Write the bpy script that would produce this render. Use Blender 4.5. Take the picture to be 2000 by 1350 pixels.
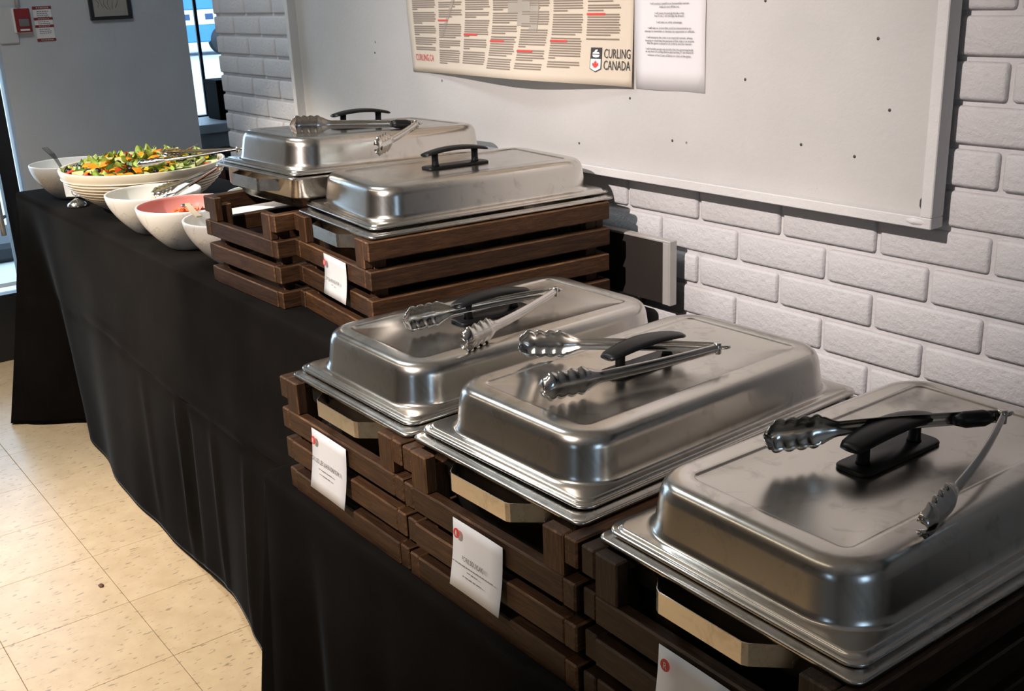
import bpy, bmesh, math, random
from mathutils import Vector, Matrix, noise
R = math.radians
random.seed(7)
scene = bpy.context.scene
C = scene.collection
for o in list(bpy.data.objects): bpy.data.objects.remove(o)

# ------------------------------------------------------------------ camera
cam_d = bpy.data.cameras.new('camera'); cam = bpy.data.objects.new('camera', cam_d); C.objects.link(cam)
fw = Vector((-0.75800169, 0.56769735, -0.32117466)); rt = Vector((0.60955782, 0.79177705, -0.03909439)); up = Vector((-0.23210494, 0.22540813, 0.9462127))
m = Matrix((( rt.x, up.x, -fw.x, 0.0), (rt.y, up.y, -fw.y, -1.56005), (rt.z, up.z, -fw.z, 1.46834), (0, 0, 0, 1)))
cam.matrix_world = m
cam_d.sensor_fit = 'HORIZONTAL'; cam_d.sensor_width = 36.0; cam_d.lens = 2093.83 * 36.0 / 2000.0
cam_d.clip_start = 0.02; cam_d.clip_end = 200
scene.camera = cam

# ------------------------------------------------------------------ world, exposure
w = bpy.data.worlds.new('world'); scene.world = w; w.use_nodes = True
bg = w.node_tree.nodes['Background']; bg.inputs[0].default_value = (0.50, 0.73, 1.0, 1); bg.inputs[1].default_value = 4.0
scene.view_settings.view_transform = 'Standard'; scene.view_settings.look = 'None'
scene.view_settings.gamma = 1.0; scene.view_settings.use_curve_mapping = False
scene.view_settings.exposure = 0.0

# ------------------------------------------------------------------ lights of the room and added fills
def spot(name, loc, target, energy, col, size=R(90), blend=0.6, radius=0.05):
    d = bpy.data.lights.new(name, 'SPOT'); d.energy = energy; d.color = col; d.spot_size = size; d.spot_blend = blend; d.shadow_soft_size = radius
    o = bpy.data.objects.new(name, d); C.objects.link(o); o.location = loc
    o.rotation_euler = (Vector(target) - Vector(loc)).to_track_quat('-Z', 'Y').to_euler(); return o
def area(name, loc, sx, sy, energy, col):
    d = bpy.data.lights.new(name, 'AREA'); d.shape = 'RECTANGLE'; d.size = sx; d.size_y = sy; d.energy = energy; d.color = col
    o = bpy.data.objects.new(name, d); C.objects.link(o); o.location = loc; return o
WARM = (1.0, 0.80, 0.58)
spot('ceiling_spot', (-1.05, -2.45, 2.62), (-1.70, 0.0, 0.90), 460, (1.0, 0.900, 0.85), R(50), 1.0, 0.025)     # track light washing the board
spot('ceiling_spot', (-2.6, -2.6, 2.5), (-3.05, -0.60, 0.84), 410, (1.0, 0.88, 0.74), R(27), 0.5, 0.04)         # over the salad
spot('ceiling_spot', (-1.6, -2.6, 2.62), (-1.6, -2.3, 0.0), 220, (1.0, 0.87, 0.70), R(60), 1.0, 0.06)          # added to brighten the room floor mirrored in the lid fronts
spot('ceiling_spot', (-2.75, -1.95, 2.62), (-2.55, -1.15, 0.0), 325, (1.0, 0.91, 0.82), R(52), 1.0, 0.06)        # over the aisle
spot('ceiling_spot', (-3.6, -1.7, 2.65), (-4.05, -1.25, 0.0), 130, (1.0, 0.95, 0.90), R(80), 1.0, 0.06)        # added fill for the far floor by the entrance
area('ceiling_strip', (-2.5, -2.15, 2.70), 4.0, 0.08, 7, (1.0, 0.87, 0.70))
area('fill_panel', (-2.7, -1.0, 2.70), 0.9, 0.3, 20, (0.82, 0.93, 1.0))  # added cool fill for the grey end wall, no known fixture

# ------------------------------------------------------------------ helpers
def link(o, parent=None):
    C.objects.link(o)
    if parent is not None: o.parent = parent
    return o
def mesh(name, verts, faces, mats=None, smooth=False, midx=None):
    me = bpy.data.meshes.new(name); me.from_pydata([tuple(v) for v in verts], [], faces); me.update()
    for mt in (mats if isinstance(mats, (list, tuple)) else [mats] if mats else []): me.materials.append(mt)
    if midx: me.polygons.foreach_set('material_index', midx)
    if smooth: me.polygons.foreach_set('use_smooth', [True] * len(me.polygons))
    return me
def ob(name, me, parent=None, loc=(0, 0, 0), rot=(0, 0, 0), scale=None):
    o = bpy.data.objects.new(name, me); link(o, parent); o.location = loc; o.rotation_euler = rot
    if scale: o.scale = scale
    return o
def tag(o, label, cat, group=None):
    o['label'] = label; o['category'] = cat
    if group: o['group'] = group
    return o
def thing(name, label, cat, loc=(0, 0, 0), rot=(0, 0, 0), group=None):
    o = bpy.data.objects.new(name, None); o.empty_display_size = 0.02; link(o); o.location = loc; o.rotation_euler = rot
    return tag(o, label, cat, group)
def struct(o): o['kind'] = 'structure'; return o
def box_data(x0, x1, y0, y1, z0, z1):
    v = [(x, y, z) for z in (z0, z1) for y in (y0, y1) for x in (x0, x1)]
    f = [(0, 2, 3, 1), (4, 5, 7, 6), (0, 1, 5, 4), (2, 6, 7, 3), (0, 4, 6, 2), (1, 3, 7, 5)]
    return v, f
def box(name, x0, x1, y0, y1, z0, z1, mat, bev=0.0, seg=1, edge_mat=None, smooth=False):
    v, f = box_data(x0, x1, y0, y1, z0, z1)
    me = bpy.data.meshes.new(name); bm = bmesh.new()
    vs = [bm.verts.new(q) for q in v]
    for q in f: bm.faces.new([vs[i] for i in q])
    if bev > 0: bmesh.ops.bevel(bm, geom=list(bm.edges), offset=bev, segments=seg, profile=0.5, affect='EDGES')
    bm.normal_update()
    if edge_mat:
        for fc in bm.faces:
            n = fc.normal
            if max(abs(n.x), abs(n.y), abs(n.z)) < 0.95: fc.material_index = 1
    if smooth:
        for fc in bm.faces: fc.smooth = True
    bm.to_mesh(me); bm.free(); me.materials.append(mat)
    if edge_mat: me.materials.append(edge_mat)
    return me
class MB:
    def __init__(s): s.v = []; s.f = []
    def add(s, v, f):
        b = len(s.v); s.v += [tuple(q) for q in v]; s.f += [tuple(b + i for i in q) for q in f]; return s
    def box(s, *a): v, f = box_data(*a); return s.add(v, f)
    def quad(s, a, b, c, d): return s.add([a, b, c, d], [(0, 1, 2, 3)])
    def mesh(s, name, mat, smooth=False): return mesh(name, s.v, s.f, mat, smooth)
def rrect(hx, hy, r, n=8):
    r = min(r, hx, hy); pts = []
    for k, (sx, sy) in enumerate(((1, 1), (-1, 1), (-1, -1), (1, -1))):
        for i in range(n + 1):
            a = (k + i / n) * math.pi / 2
            pts.append((sx * (hx - r) + r * math.cos(a), sy * (hy - r) + r * math.sin(a)))
    return pts
def loft(name, loops, mat, cap0=False, cap1=False, smooth=True):
    n = len(loops[0]); v = [q for l in loops for q in l]; f = []
    for j in range(len(loops) - 1):
        for i in range(n):
            a = j * n + i; b = j * n + (i + 1) % n
            f.append((a, b, b + n, a + n))
    if cap0: f.append(tuple(range(n))[::-1])
    if cap1: f.append(tuple((len(loops) - 1) * n + i for i in range(n)))
    return mesh(name, v, f, mat, smooth)
def rloft(name, prof, mat, n=8, **k):
    return loft(name, [[(x, y, z) for x, y in rrect(hx, hy, r, n)] for hx, hy, r, z in prof], mat, **k)
def lathe(name, prof, mat, n=40, cap0=False, cap1=False, smooth=True):
    return loft(name, [[(r * math.cos(2 * math.pi * i / n), r * math.sin(2 * math.pi * i / n), z) for i in range(n)] for r, z in prof], mat, cap0, cap1, smooth)
def tube(name, pts, r, mat, n=8):
    P = [Vector(p) for p in pts]; loops = []
    for i, p in enumerate(P):
        t = (P[min(i + 1, len(P) - 1)] - P[max(i - 1, 0)]).normalized()
        a = t.cross(Vector((0, 0, 1)));
        if a.length < 1e-3: a = t.cross(Vector((0, 1, 0)))
        a.normalize(); b = t.cross(a); rr = r[i] if isinstance(r, (list, tuple)) else r
        loops.append([p + rr * (math.cos(2 * math.pi * k / n) * a + math.sin(2 * math.pi * k / n) * b) for k in range(n)])
    return loft(name, loops, mat, True, True)
def text_mesh(name, s, size, mat, xs=1.0, align='LEFT'):
    cu = bpy.data.curves.new('t', 'FONT'); cu.body = s; cu.size = size; cu.align_x = align; cu.resolution_u = 2
    o = bpy.data.objects.new('t', cu); C.objects.link(o)
    dg = bpy.context.evaluated_depsgraph_get(); me = bpy.data.meshes.new_from_object(o.evaluated_get(dg))
    bpy.data.objects.remove(o); bpy.data.curves.remove(cu)
    for v in me.vertices: v.co.x *= xs
    me.name = name; me.materials.clear(); me.materials.append(mat); return me

# ------------------------------------------------------------------ materials
def nmat(name, col=(.8, .8, .8), rough=.5, metal=0.0, spec=.5):
    mt = bpy.data.materials.new(name); mt.use_nodes = True; b = mt.node_tree.nodes['Principled BSDF']
    b.inputs['Base Color'].default_value = (*col, 1); b.inputs['Roughness'].default_value = rough; b.inputs['Metallic'].default_value = metal
    b.inputs['Specular IOR Level'].default_value = spec
    return mt, mt.node_tree, b
def N(nt, t, **k):
    n = nt.nodes.new(t)
    for a, v in k.items(): setattr(n, a, v)
    return n
def coords(nt, scale=(1, 1, 1), kind='Object'):
    tc = N(nt, 'ShaderNodeTexCoord'); mp = N(nt, 'ShaderNodeMapping'); mp.inputs['Scale'].default_value = scale
    nt.links.new(tc.outputs[kind], mp.inputs['Vector']); return mp.outputs['Vector']
def noise_tex(nt, vec, scale, detail=4, rough=.6, dist=0.0):
    n = N(nt, 'ShaderNodeTexNoise'); n.inputs['Scale'].default_value = scale; n.inputs['Detail'].default_value = detail
    n.inputs['Roughness'].default_value = rough; n.inputs['Distortion'].default_value = dist
    nt.links.new(vec, n.inputs['Vector']); return n.outputs['Fac']
def ramp(nt, fac, stops):
    r = N(nt, 'ShaderNodeValToRGB'); e = r.color_ramp.elements
    e[0].position, e[0].color = stops[0][0], (*stops[0][1], 1); e[1].position, e[1].color = stops[-1][0], (*stops[-1][1], 1)
    for p, c in stops[1:-1]: q = e.new(p); q.color = (*c, 1)
    nt.links.new(fac, r.inputs[0]); return r.outputs[0]
def bump(nt, b, fac, strength, dist=.01):
    n = N(nt, 'ShaderNodeBump'); n.inputs['Strength'].default_value = strength; n.inputs['Distance'].default_value = dist
    nt.links.new(fac, n.inputs['Height']); nt.links.new(n.outputs[0], b.inputs['Normal'])
def mixc(nt, fac, a, b_, mode='MIX'):
    n = N(nt, 'ShaderNodeMix', data_type='RGBA', blend_type=mode)
    if isinstance(fac, float): n.inputs[0].default_value = fac
    else: nt.links.new(fac, n.inputs[0])
    for i, s in ((6, a), (7, b_)):
        if isinstance(s, tuple): n.inputs[i].default_value = (*s, 1)
        else: nt.links.new(s, n.inputs[i])
    return n.outputs[2]
def rampf(nt, fac, a, b_, lo, hi):
    n = N(nt, 'ShaderNodeMapRange'); nt.links.new(fac, n.inputs[0])
    n.inputs[1].default_value = a; n.inputs[2].default_value = b_; n.inputs[3].default_value = lo; n.inputs[4].default_value = hi; return n.outputs[0]

def plain(name, col, rough=.5, metal=0.0, var=0.06, scale=8.0, spec=.5, bmp=0.0):
    mt, nt, b = nmat(name, col, rough, metal, spec); v = coords(nt); f = noise_tex(nt, v, scale)
    c = ramp(nt, f, [(.3, tuple(max(0, x * (1 - var)) for x in col)), (.7, tuple(min(1, x * (1 + var)) for x in col))])
    nt.links.new(c, b.inputs['Base Color'])
    if bmp: bump(nt, b, noise_tex(nt, v, scale * 12, 3), bmp, .002)
    return mt
def wall_paint(name, col, dots=False, bs=.35):
    mt, nt, b = nmat(name, col, .62, 0, .35); v = coords(nt)
    f = noise_tex(nt, v, 3.0, 5); c = ramp(nt, f, [(.3, tuple(x * .93 for x in col)), (.7, tuple(min(1, x * 1.05) for x in col))])
    if dots:
        vo = N(nt, 'ShaderNodeTexVoronoi'); vo.inputs['Scale'].default_value = 13; nt.links.new(v, vo.inputs['Vector'])
        k = rampf(nt, vo.outputs['Distance'], .035, .055, 1.0, 0.0)
        sel = rampf(nt, noise_tex(nt, v, 6.0, 1), .52, .56, 0, 1)
        mm = N(nt, 'ShaderNodeMath', operation='MULTIPLY'); nt.links.new(k, mm.inputs[0]); nt.links.new(sel, mm.inputs[1])
        c = mixc(nt, mm.outputs[0], c, (.16, .13, .11))
    nt.links.new(c, b.inputs['Base Color'])
    h = noise_tex(nt, v, 90, 5, .65); bump(nt, b, h, bs, .004); return mt
M = {}
M['brick'] = wall_paint('painted_brick', (.56, .54, .545), bs=.75)
M['mortar'] = wall_paint('painted_mortar', (.57, .55, .555), bs=.5)
M['wall'] = wall_paint('painted_wall', (.52, .53, .545), bs=.2)
M['board'] = wall_paint('painted_board', (.44, .42, .405), dots=True, bs=.22)
M['board_rail'] = wall_paint('painted_rail', (.56, .54, .53), bs=.35)
M['ceiling'] = plain('ceiling_tile', (.62, .61, .58), .9, var=.05, bmp=.2)
M['dark_wall'] = plain('far_wall_paint', (.30, .27, .25), .8)
def vinyl():
    mt, nt, b = nmat('vinyl_tile', (.7, .6, .45), .32, 0, .5)
    tc = N(nt, 'ShaderNodeTexCoord'); info = N(nt, 'ShaderNodeObjectInfo')
    add = N(nt, 'ShaderNodeVectorMath', operation='ADD'); nt.links.new(tc.outputs['Object'], add.inputs[0]); nt.links.new(info.outputs['Location'], add.inputs[1])
    mp = N(nt, 'ShaderNodeMapping'); mp.inputs['Rotation'].default_value = (0, 0, R(12)); mp.inputs['Scale'].default_value = (3.2, 1.0, 1); nt.links.new(add.outputs[0], mp.inputs['Vector'])
    base = ramp(nt, noise_tex(nt, add.outputs[0], 14, 5, .65), [(.3, (.58, .41, .235)), (.7, (.69, .51, .31))])
    f1 = rampf(nt, noise_tex(nt, mp.outputs[0], 34, 2, .5), .63, .68, 0, 1); f2 = rampf(nt, noise_tex(nt, mp.outputs[0], 19, 3, .6), .66, .72, 0, .8)
    c = mixc(nt, f1, base, (.36, .26, .16)); c = mixc(nt, f2, c, (.26, .18, .11)); nt.links.new(c, b.inputs['Base Color']); return mt
M['vinyl'] = vinyl()
M['joint'] = plain('tile_joint', (.20, .15, .10), .9)
def steel(name, col, r0, r1, stretch=(1, 1, 1), smudge=True, bs=.012):
    mt, nt, b = nmat(name, col, r0, 1.0); v = coords(nt)
    f = noise_tex(nt, v, 9, 4, .6); nt.links.new(rampf(nt, f, .3, .7, r0, r1), b.inputs['Roughness'])
    if smudge:
        g = noise_tex(nt, v, 26, 4, .7, .6); c = ramp(nt, g, [(.34, tuple(x * .80 for x in col)), (.46, col)]); nt.links.new(c, b.inputs['Base Color'])
    h = noise_tex(nt, coords(nt, stretch), 40, 2); bump(nt, b, h, bs, .0006); return mt
M['lid'] = steel('brushed_lid_steel', (.64, .61, .565), .19, .27, (1, 12, 1))
M['pan'] = steel('worn_pan_steel', (.56, .53, .49), .20, .32, bs=.003)
M['bright'] = steel('bright_steel', (.66, .64, .61), .12, .22, smudge=False)
M['black_plastic'] = plain('black_plastic', (.006, .006, .0065), .38, var=.1, spec=.22)
def cloth():
    mt, nt, b = nmat('black_cloth', (.009, .008, .0073), 0.95, 0, 0.0); v = coords(nt)
    f = noise_tex(nt, v, 5, 4); nt.links.new(ramp(nt, f, [(.3, (.0075, .0066, .0058)), (.7, (.0115, .0101, .0089))]), b.inputs['Base Color'])
    b.inputs['Sheen Weight'].default_value = .10; b.inputs['Sheen Roughness'].default_value = .22
    bump(nt, b, noise_tex(nt, v, 420, 2), .25, .001); return mt
M['cloth'] = cloth()
def wood(name, dark, mid, light):
    mt, nt, b = nmat(name, mid, .58, 0, .25); tc = N(nt, 'ShaderNodeTexCoord'); info = N(nt, 'ShaderNodeObjectInfo')
    ml = N(nt, 'ShaderNodeVectorMath', operation='SCALE'); ml.inputs[0].default_value = (3.1, 7.7, 5.3); nt.links.new(info.outputs['Random'], ml.inputs['Scale'])
    add = N(nt, 'ShaderNodeVectorMath', operation='ADD'); nt.links.new(tc.outputs['Object'], add.inputs[0]); nt.links.new(ml.outputs[0], add.inputs[1])
    mp = N(nt, 'ShaderNodeMapping'); mp.inputs['Scale'].default_value = (1.0, 10, 10); nt.links.new(add.outputs[0], mp.inputs['Vector'])
    g = noise_tex(nt, mp.outputs[0], 9, 7, .66, 1.2); fine = noise_tex(nt, mp.outputs[0], 38, 4, .7)
    c = ramp(nt, g, [(.25, dark), (.5, mid), (.78, light)]); c = mixc(nt, rampf(nt, fine, .35, .6, .55, 0), c, tuple(x * .45 for x in dark))
    kn = N(nt, 'ShaderNodeTexVoronoi'); kn.inputs['Scale'].default_value = 6.5; nt.links.new(add.outputs[0], kn.inputs['Vector'])
    c = mixc(nt, rampf(nt, kn.outputs['Distance'], .05, .11, .75, 0), c, tuple(x * .5 for x in dark))
    hs = N(nt, 'ShaderNodeHueSaturation'); nt.links.new(rampf(nt, info.outputs['Random'], 0, 1, .7, 1.3), hs.inputs['Value']); nt.links.new(c, hs.inputs['Color'])
    nt.links.new(hs.outputs[0], b.inputs['Base Color']); bump(nt, b, fine, .35, .002); return mt
M['wood'] = wood('stained_slat_wood', (.022, .0095, .0042), (.056, .0245, .0098), (.105, .048, .019))
M['worn'] = wood('worn_slat_edge', (.036, .017, .0075), (.11, .053, .022), (.30, .160, .070))
M['wood_dark'] = wood('dark_stained_wood', (.014, .0070, .0036), (.032, .0155, .0072), (.062, .031, .0145))
M['worn_dark'] = wood('dark_worn_edge', (.026, .015, .009), (.065, .038, .021), (.15, .09, .047))
M['paper'] = plain('white_card', (.70, .69, .68), .6, var=.02)
M['poster'] = plain('cream_poster_paper', (.54, .46, .365), .55, var=.04, scale=5)
M['sheet'] = plain('white_sheet', (.60, .57, .575), .6, var=.015)
M['ink'] = plain('dark_ink', (.035, .032, .03), .6)
M['grey_ink'] = plain('grey_ink', (.21, .165, .13), .6)
M['pale_ink'] = plain('pale_grey_print', (.34, .30, .25), .6)
M['red_ink'] = plain('red_ink', (.58, .05, .04), .55)
M['red_plastic'] = plain('red_enamel', (.22, .010, .014), .35)
M['maroon'] = plain('maroon_print', (.23, .012, .018), .5)
M['grey_plastic'] = plain('grey_plastic', (.16, .15, .155), .5)
def marble():
    mt, nt, b = nmat('marbled_melamine', (.8, .78, .75), .22, 0, .5); v = coords(nt)
    f = noise_tex(nt, v, 7, 6, .6, 1.8); a = N(nt, 'ShaderNodeMath', operation='SUBTRACT'); a.inputs[1].default_value = .5; nt.links.new(f, a.inputs[0])
    ab = N(nt, 'ShaderNodeMath', operation='ABSOLUTE'); nt.links.new(a.outputs[0], ab.inputs[0])
    k = rampf(nt, ab.outputs[0], 0, .012, .55, 0); sel = rampf(nt, noise_tex(nt, v, 4, 2), .48, .6, 0, 1)
    mm = N(nt, 'ShaderNodeMath', operation='MULTIPLY'); nt.links.new(k, mm.inputs[0]); nt.links.new(sel, mm.inputs[1])
    nt.links.new(mixc(nt, mm.outputs[0], (.72, .70, .67), (.33, .29, .26)), b.inputs['Base Color']); return mt
M['marble'] = marble()
M['cream'] = plain('cream_stoneware', (.74, .66, .53), .25, var=.03)
M['white_glaze'] = plain('white_glaze', (.78, .76, .72), .22, var=.02)
M['pink'] = plain('pink_stained_glaze', (.72, .30, .26), .25, var=.05)
M['pale_green'] = plain('pale_green_food', (.56, .60, .33), .45, var=.12, scale=30)
M['lettuce'] = plain('lettuce_leaf', (.27, .36, .055), .45, var=.5, scale=60)
M['cucumber'] = plain('cucumber_flesh', (.62, .66, .30), .35, var=.2, scale=50)
M['cuke_skin'] = plain('cucumber_skin', (.05, .12, .015), .35, var=.3)
M['orange'] = plain('orange_pepper', (.86, .28, .015), .25, var=.15)
M['yellow'] = plain('yellow_pepper', (.82, .50, .02), .25, var=.12)
M['tomato'] = plain('tomato_flesh', (.62, .055, .02), .22, var=.2)
M['olive'] = plain('black_olive', (.018, .008, .010), .2, var=.2)
M['carrot'] = plain('shredded_carrot', (.80, .17, .05), .4, var=.2, scale=40)
M['beet'] = plain('diced_beet', (.10, .004, .012), .3, var=.3, scale=40)
M['noodle'] = plain('pale_noodle', (.62, .52, .24), .4, var=.2, scale=40)
M['dressing'] = plain('white_dressing', (.78, .74, .64), .3, var=.06)
M['wood_pale'] = plain('pale_handle', (.50, .40, .27), .45)
M['black_frame'] = plain('black_metal_frame', (.012, .013, .015), .4)
M['matte_black'] = plain('matte_black', (.006, .0065, .007), .8, spec=.08)
M['alu'] = plain('aluminium', (.60, .62, .64), .4, .8)
M['melamine'] = plain('dark_brown_laminate', (.030, .024, .021), .35, var=.1)
M['edge_metal'] = plain('grey_metal_edge', (.50, .47, .44), .45, .35)
M['ground'] = plain('pale_concrete_ground', (.62, .62, .58), .9, var=.1, scale=1.5)
M['blue_body'] = plain('blue_paint', (.06, .25, .55), .5)
M['white_body'] = plain('white_paint', (.75, .78, .80), .5)
M['dark_blue'] = plain('dark_blue_paint', (.03, .07, .16), .5)
M['brown'] = plain('red_brown_wood', (.12, .045, .028), .5)
M['charcoal'] = plain('charcoal_fabric', (.035, .038, .042), .8)
mt = bpy.data.materials.new('window_glass'); mt.use_nodes = True; nt = mt.node_tree; nt.nodes.remove(nt.nodes['Principled BSDF'])
tr_ = N(nt, 'ShaderNodeBsdfTransparent'); gl_ = N(nt, 'ShaderNodeBsdfGlossy'); gl_.inputs['Roughness'].default_value = .02; fr_ = N(nt, 'ShaderNodeFresnel'); fr_.inputs[0].default_value = 1.45; mx_ = N(nt, 'ShaderNodeMixShader')
nt.links.new(fr_.outputs[0], mx_.inputs[0]); nt.links.new(tr_.outputs[0], mx_.inputs[1]); nt.links.new(gl_.outputs[0], mx_.inputs[2]); nt.links.new(mx_.outputs[0], nt.nodes['Material Output'].inputs['Surface']); M['glass'] = mt

# ------------------------------------------------------------------ the room shell
XL, XR, YF, ZC = -4.8, 2.6, -6.0, 2.75          # door wall, right wall, far wall, ceiling
floor = struct(ob('floor', box('floor', -6.3, XR, YF, 2.6, -.12, -.004, M['joint'])))
T = .3048; FX, FY = -3.14103, -.92311
tile = box('tile', .0006, T - .0006, .0006, T - .0006, -.003, 0, M['vinyl'], .0007)
rest = MB()
for i in range(-11, 20):
    for j in range(-17, 12):
        x, y = FX + i * T, FY + j * T
        if x < -6.3 or x + T > XR or y < YF or y + T > 2.6: continue
        if -7 <= i <= 9 and -5 <= j <= 2: ob('tile', tile, floor, (x, y, 0))
        else: rest.box(x + .0006, x + T - .0006, y + .0006, y + T - .0006, -.003, 0)
o = ob('tile_field', rest.mesh('tile_field', M['vinyl']), floor); o['kind'] = 'stuff'
struct(ob('ceiling', box('ceiling', -6.4, XR, YF, 2.6, ZC, ZC + .1, M['ceiling'])))
# brick wall behind the tables
WX0 = -3.735
WB = (-.30, 1.70, 1.50, 2.30)                             # high window in the brick wall, right of the picture
bw = MB(); bw.box(WX0 + .006, WB[0], .0048, .16, 0, ZC); bw.box(WB[1], XR, .0048, .16, 0, ZC); bw.box(WB[0], WB[1], .0048, .16, 0, WB[2]); bw.box(WB[0], WB[1], .0048, .16, WB[3], ZC)
wall = struct(ob('wall_back', bw.mesh('wall_back', M['mortar'])))
PX, PZ, BX, BZ, J = .2032, .0658737, -1.648469, 1.002856, .0085
def brick_mesh(x0, x1):
    return box('brick', x0, x1, -.004, .012, 0, PZ - J, M['brick'], .0062, 3, smooth=True)
full = brick_mesh(0, PX - J)
rest = MB(); nb = 0
for r in range(-16, 27):
    z = BZ + r * PZ + J / 2
    if z < -.02 or z + PZ > ZC: continue
    off = 0 if r % 2 == 0 else .5
    for c in range(-12, 22):
        x = BX + (c + off) * PX + J / 2; x1 = x + PX - J
        if x1 < WX0 + .015 or x > XR - .05: continue
        xa, xb = max(x, WX0), min(x1, XR)
        if z + PZ > WB[2] and z < WB[3] and xb > WB[0] and xa < WB[1]: continue
        behind = (xa > -3.0 and xb < -1.0 and z > 1.10)
        vis = .70 < z < 1.55 and (xb < -2.95 or (z < 1.1 and xb < .35) or (-1.05 < xb < .75)) and not behind
        if vis and nb < 298:
            nb += 1
            if xa == x and xb == x1: ob('brick', full, wall, (x, random.uniform(-.0012, .0012), z))
            else: ob('brick', brick_mesh(0, xb - xa), wall, (xa, 0, z))
        elif not behind: rest.box(xa, xb, -.004, .012, z, z + PZ - J)
o = ob('brick_field', rest.mesh('brick_field', M['brick']), wall); o['kind'] = 'stuff'
# other walls
def wbox(name, *a, mat=None): return struct(ob(name, box(name, *a, mat or M['wall'])))
wr = MB(); wr.box(XR, XR + .1, YF, -2.2, 0, ZC); wr.box(XR, XR + .1, -1.3, .2, 0, ZC); wr.box(XR, XR + .1, -2.2, -1.3, 0, 1.1); wr.box(XR, XR + .1, -2.2, -1.3, 2.0, ZC)
struct(ob('wall_right', wr.mesh('wall_right', M['wall'])))
wf = MB(); wy0, wy1 = YF - .1, YF                       # far wall behind the camera, with a window
for x0, x1 in ((-4.8, .1), (.8, 2.6)): wf.box(x0, x1, wy0, wy1, 0, ZC)
wf.box(.1, .8, wy0, wy1, 0, 1.3); wf.box(.1, .8, wy0, wy1, 2.1, ZC)
struct(ob('wall_front', wf.mesh('wall_front', M['dark_wall'])))
YE0, YE1 = -.471, .309                                   # grey end wall carrying the picture
wbox('wall_left', XL - .12, XL, YE0, YE1, 0, ZC)
DY0 = -1.62
lw = MB(); lw.box(XL - .12, XL, YF, DY0, 0, ZC); lw.box(XL - .12, XL, DY0, YE0, 2.2, ZC)
struct(ob('wall_left_far', lw.mesh('wall_left_far', M['wall'])))
wbox('wall_alcove_side', -6.3, XL - .12, YE1 - .12, YE1 - .02, 0, ZC)
wbox('wall_alcove_end', -6.3, WX0 + .1, 2.5, 2.6, 0, ZC)
wbox('wall_alcove_right', WX0 + .006, WX0 + .12, .16, 2.5, 0, ZC)
WXW = -6.25
lw = MB(); lw.box(WXW - .1, WXW, YE1 - .1, 2.5, 0, .74); lw.box(WXW - .1, WXW, YE1 - .1, 2.5, 2.3, ZC); lw.box(WXW - .1, WXW, YE1 - .1, .45, .74, 2.3); lw.box(WXW - .1, WXW, 1.9, 2.5, .74, 2.3)
struct(ob('wall_alcove_window', lw.mesh('wall_alcove_window', M['wall'])))
# window in the alcove
win = struct(bpy.data.objects.new('window_1', None)); link(win); win.location = (WXW, 1.17, .74)
for nm, a in (('frame_rail', (-.07, -.01, -.72, .72, 0, .05)), ('frame_rail', (-.07, -.01, -.72, .72, 1.51, 1.56)), ('frame_stile', (-.07, -.01, -.72, -.67, .05, 1.51)), ('frame_stile', (-.07, -.01, .67, .72, .05, 1.51)), ('mullion', (-.05, -.03, -.226, -.208, .05, 1.51))):
    ob(nm, box(nm, *a, M['black_frame'], .003), win)
for a in ((-.67, -.226), (-.208, .67)): ob('pane', box('pane', -.042, -.038, a[0], a[1], .05, 1.51, M['glass']), win)
# glazed entrance door at the left
door = struct(bpy.data.objects.new('door_1', None)); link(door); door.location = (XL - .06, YE0, 0)
for nm, a, mt_ in (('side_pane', (-.003, .003, -.022, 0, 0, 2.2), 'glass'), ('stile', (-.03, .03, -.085, -.022, 0, 2.2), 'black_frame'), ('bottom_rail', (-.03, .03, -1.06, -.085, 0, .29), 'black_frame'),
                   ('top_rail', (-.03, .03, -1.06, -.085, 2.08, 2.2), 'black_frame'), ('stile', (-.03, .03, -1.13, -1.06, 0, 2.2), 'black_frame'), ('jamb', (-.05, .055, -1.149, -1.13, 0, 2.2), 'alu')):
    ob(nm, box(nm, *a, M[mt_], .002), door)
ob('pane', box('pane', -.003, .003, -1.06, -.085, .29, 2.08, M['glass']), door)
tb = tube('pull_bar', [(.075, -.125, .55), (.075, -.125, .62), (.075, -.125, 1.25), (.075, -.125, 1.32)], .011, M['alu']); ob('pull_bar', tb, door)
for z in (.62, 1.25): ob('bar_mount', tube('bar_mount', [(.03, -.10, z), (.075, -.125, z)], .008, M['alu']), door)
# windows behind and to the right of the camera
for n, loc_, rz_, hw, wh in ((2, (.45, YF - .05, 1.3), 0, .35, .8), (4, (XR + .05, -1.75, 1.1), R(90), .45, .9), (3, ((WB[0] + WB[1]) / 2, .09, WB[2]), 0, (WB[1] - WB[0]) / 2, WB[3] - WB[2])):
    wn = struct(bpy.data.objects.new('window_%d' % n, None)); link(wn); wn.location = loc_; wn.rotation_euler = (0, 0, rz_)
    for nm, a in (('frame_rail', (-hw, hw, -.03, .03, 0, .05)), ('frame_rail', (-hw, hw, -.03, .03, wh - .05, wh)), ('frame_stile', (-hw, -hw + .05, -.03, .03, .05, wh - .05)), ('frame_stile', (hw - .05, hw, -.03, .03, .05, wh - .05)), ('mullion', (-.02, .02, -.03, .03, .05, wh - .05))):
        ob(nm, box(nm, *a, M['black_frame']), wn)
    for a in ((-hw + .05, -.02), (.02, hw - .05)): ob('pane', box('pane', a[0], a[1], -.003, .003, .05, wh - .05, M['glass']), wn)
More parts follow.
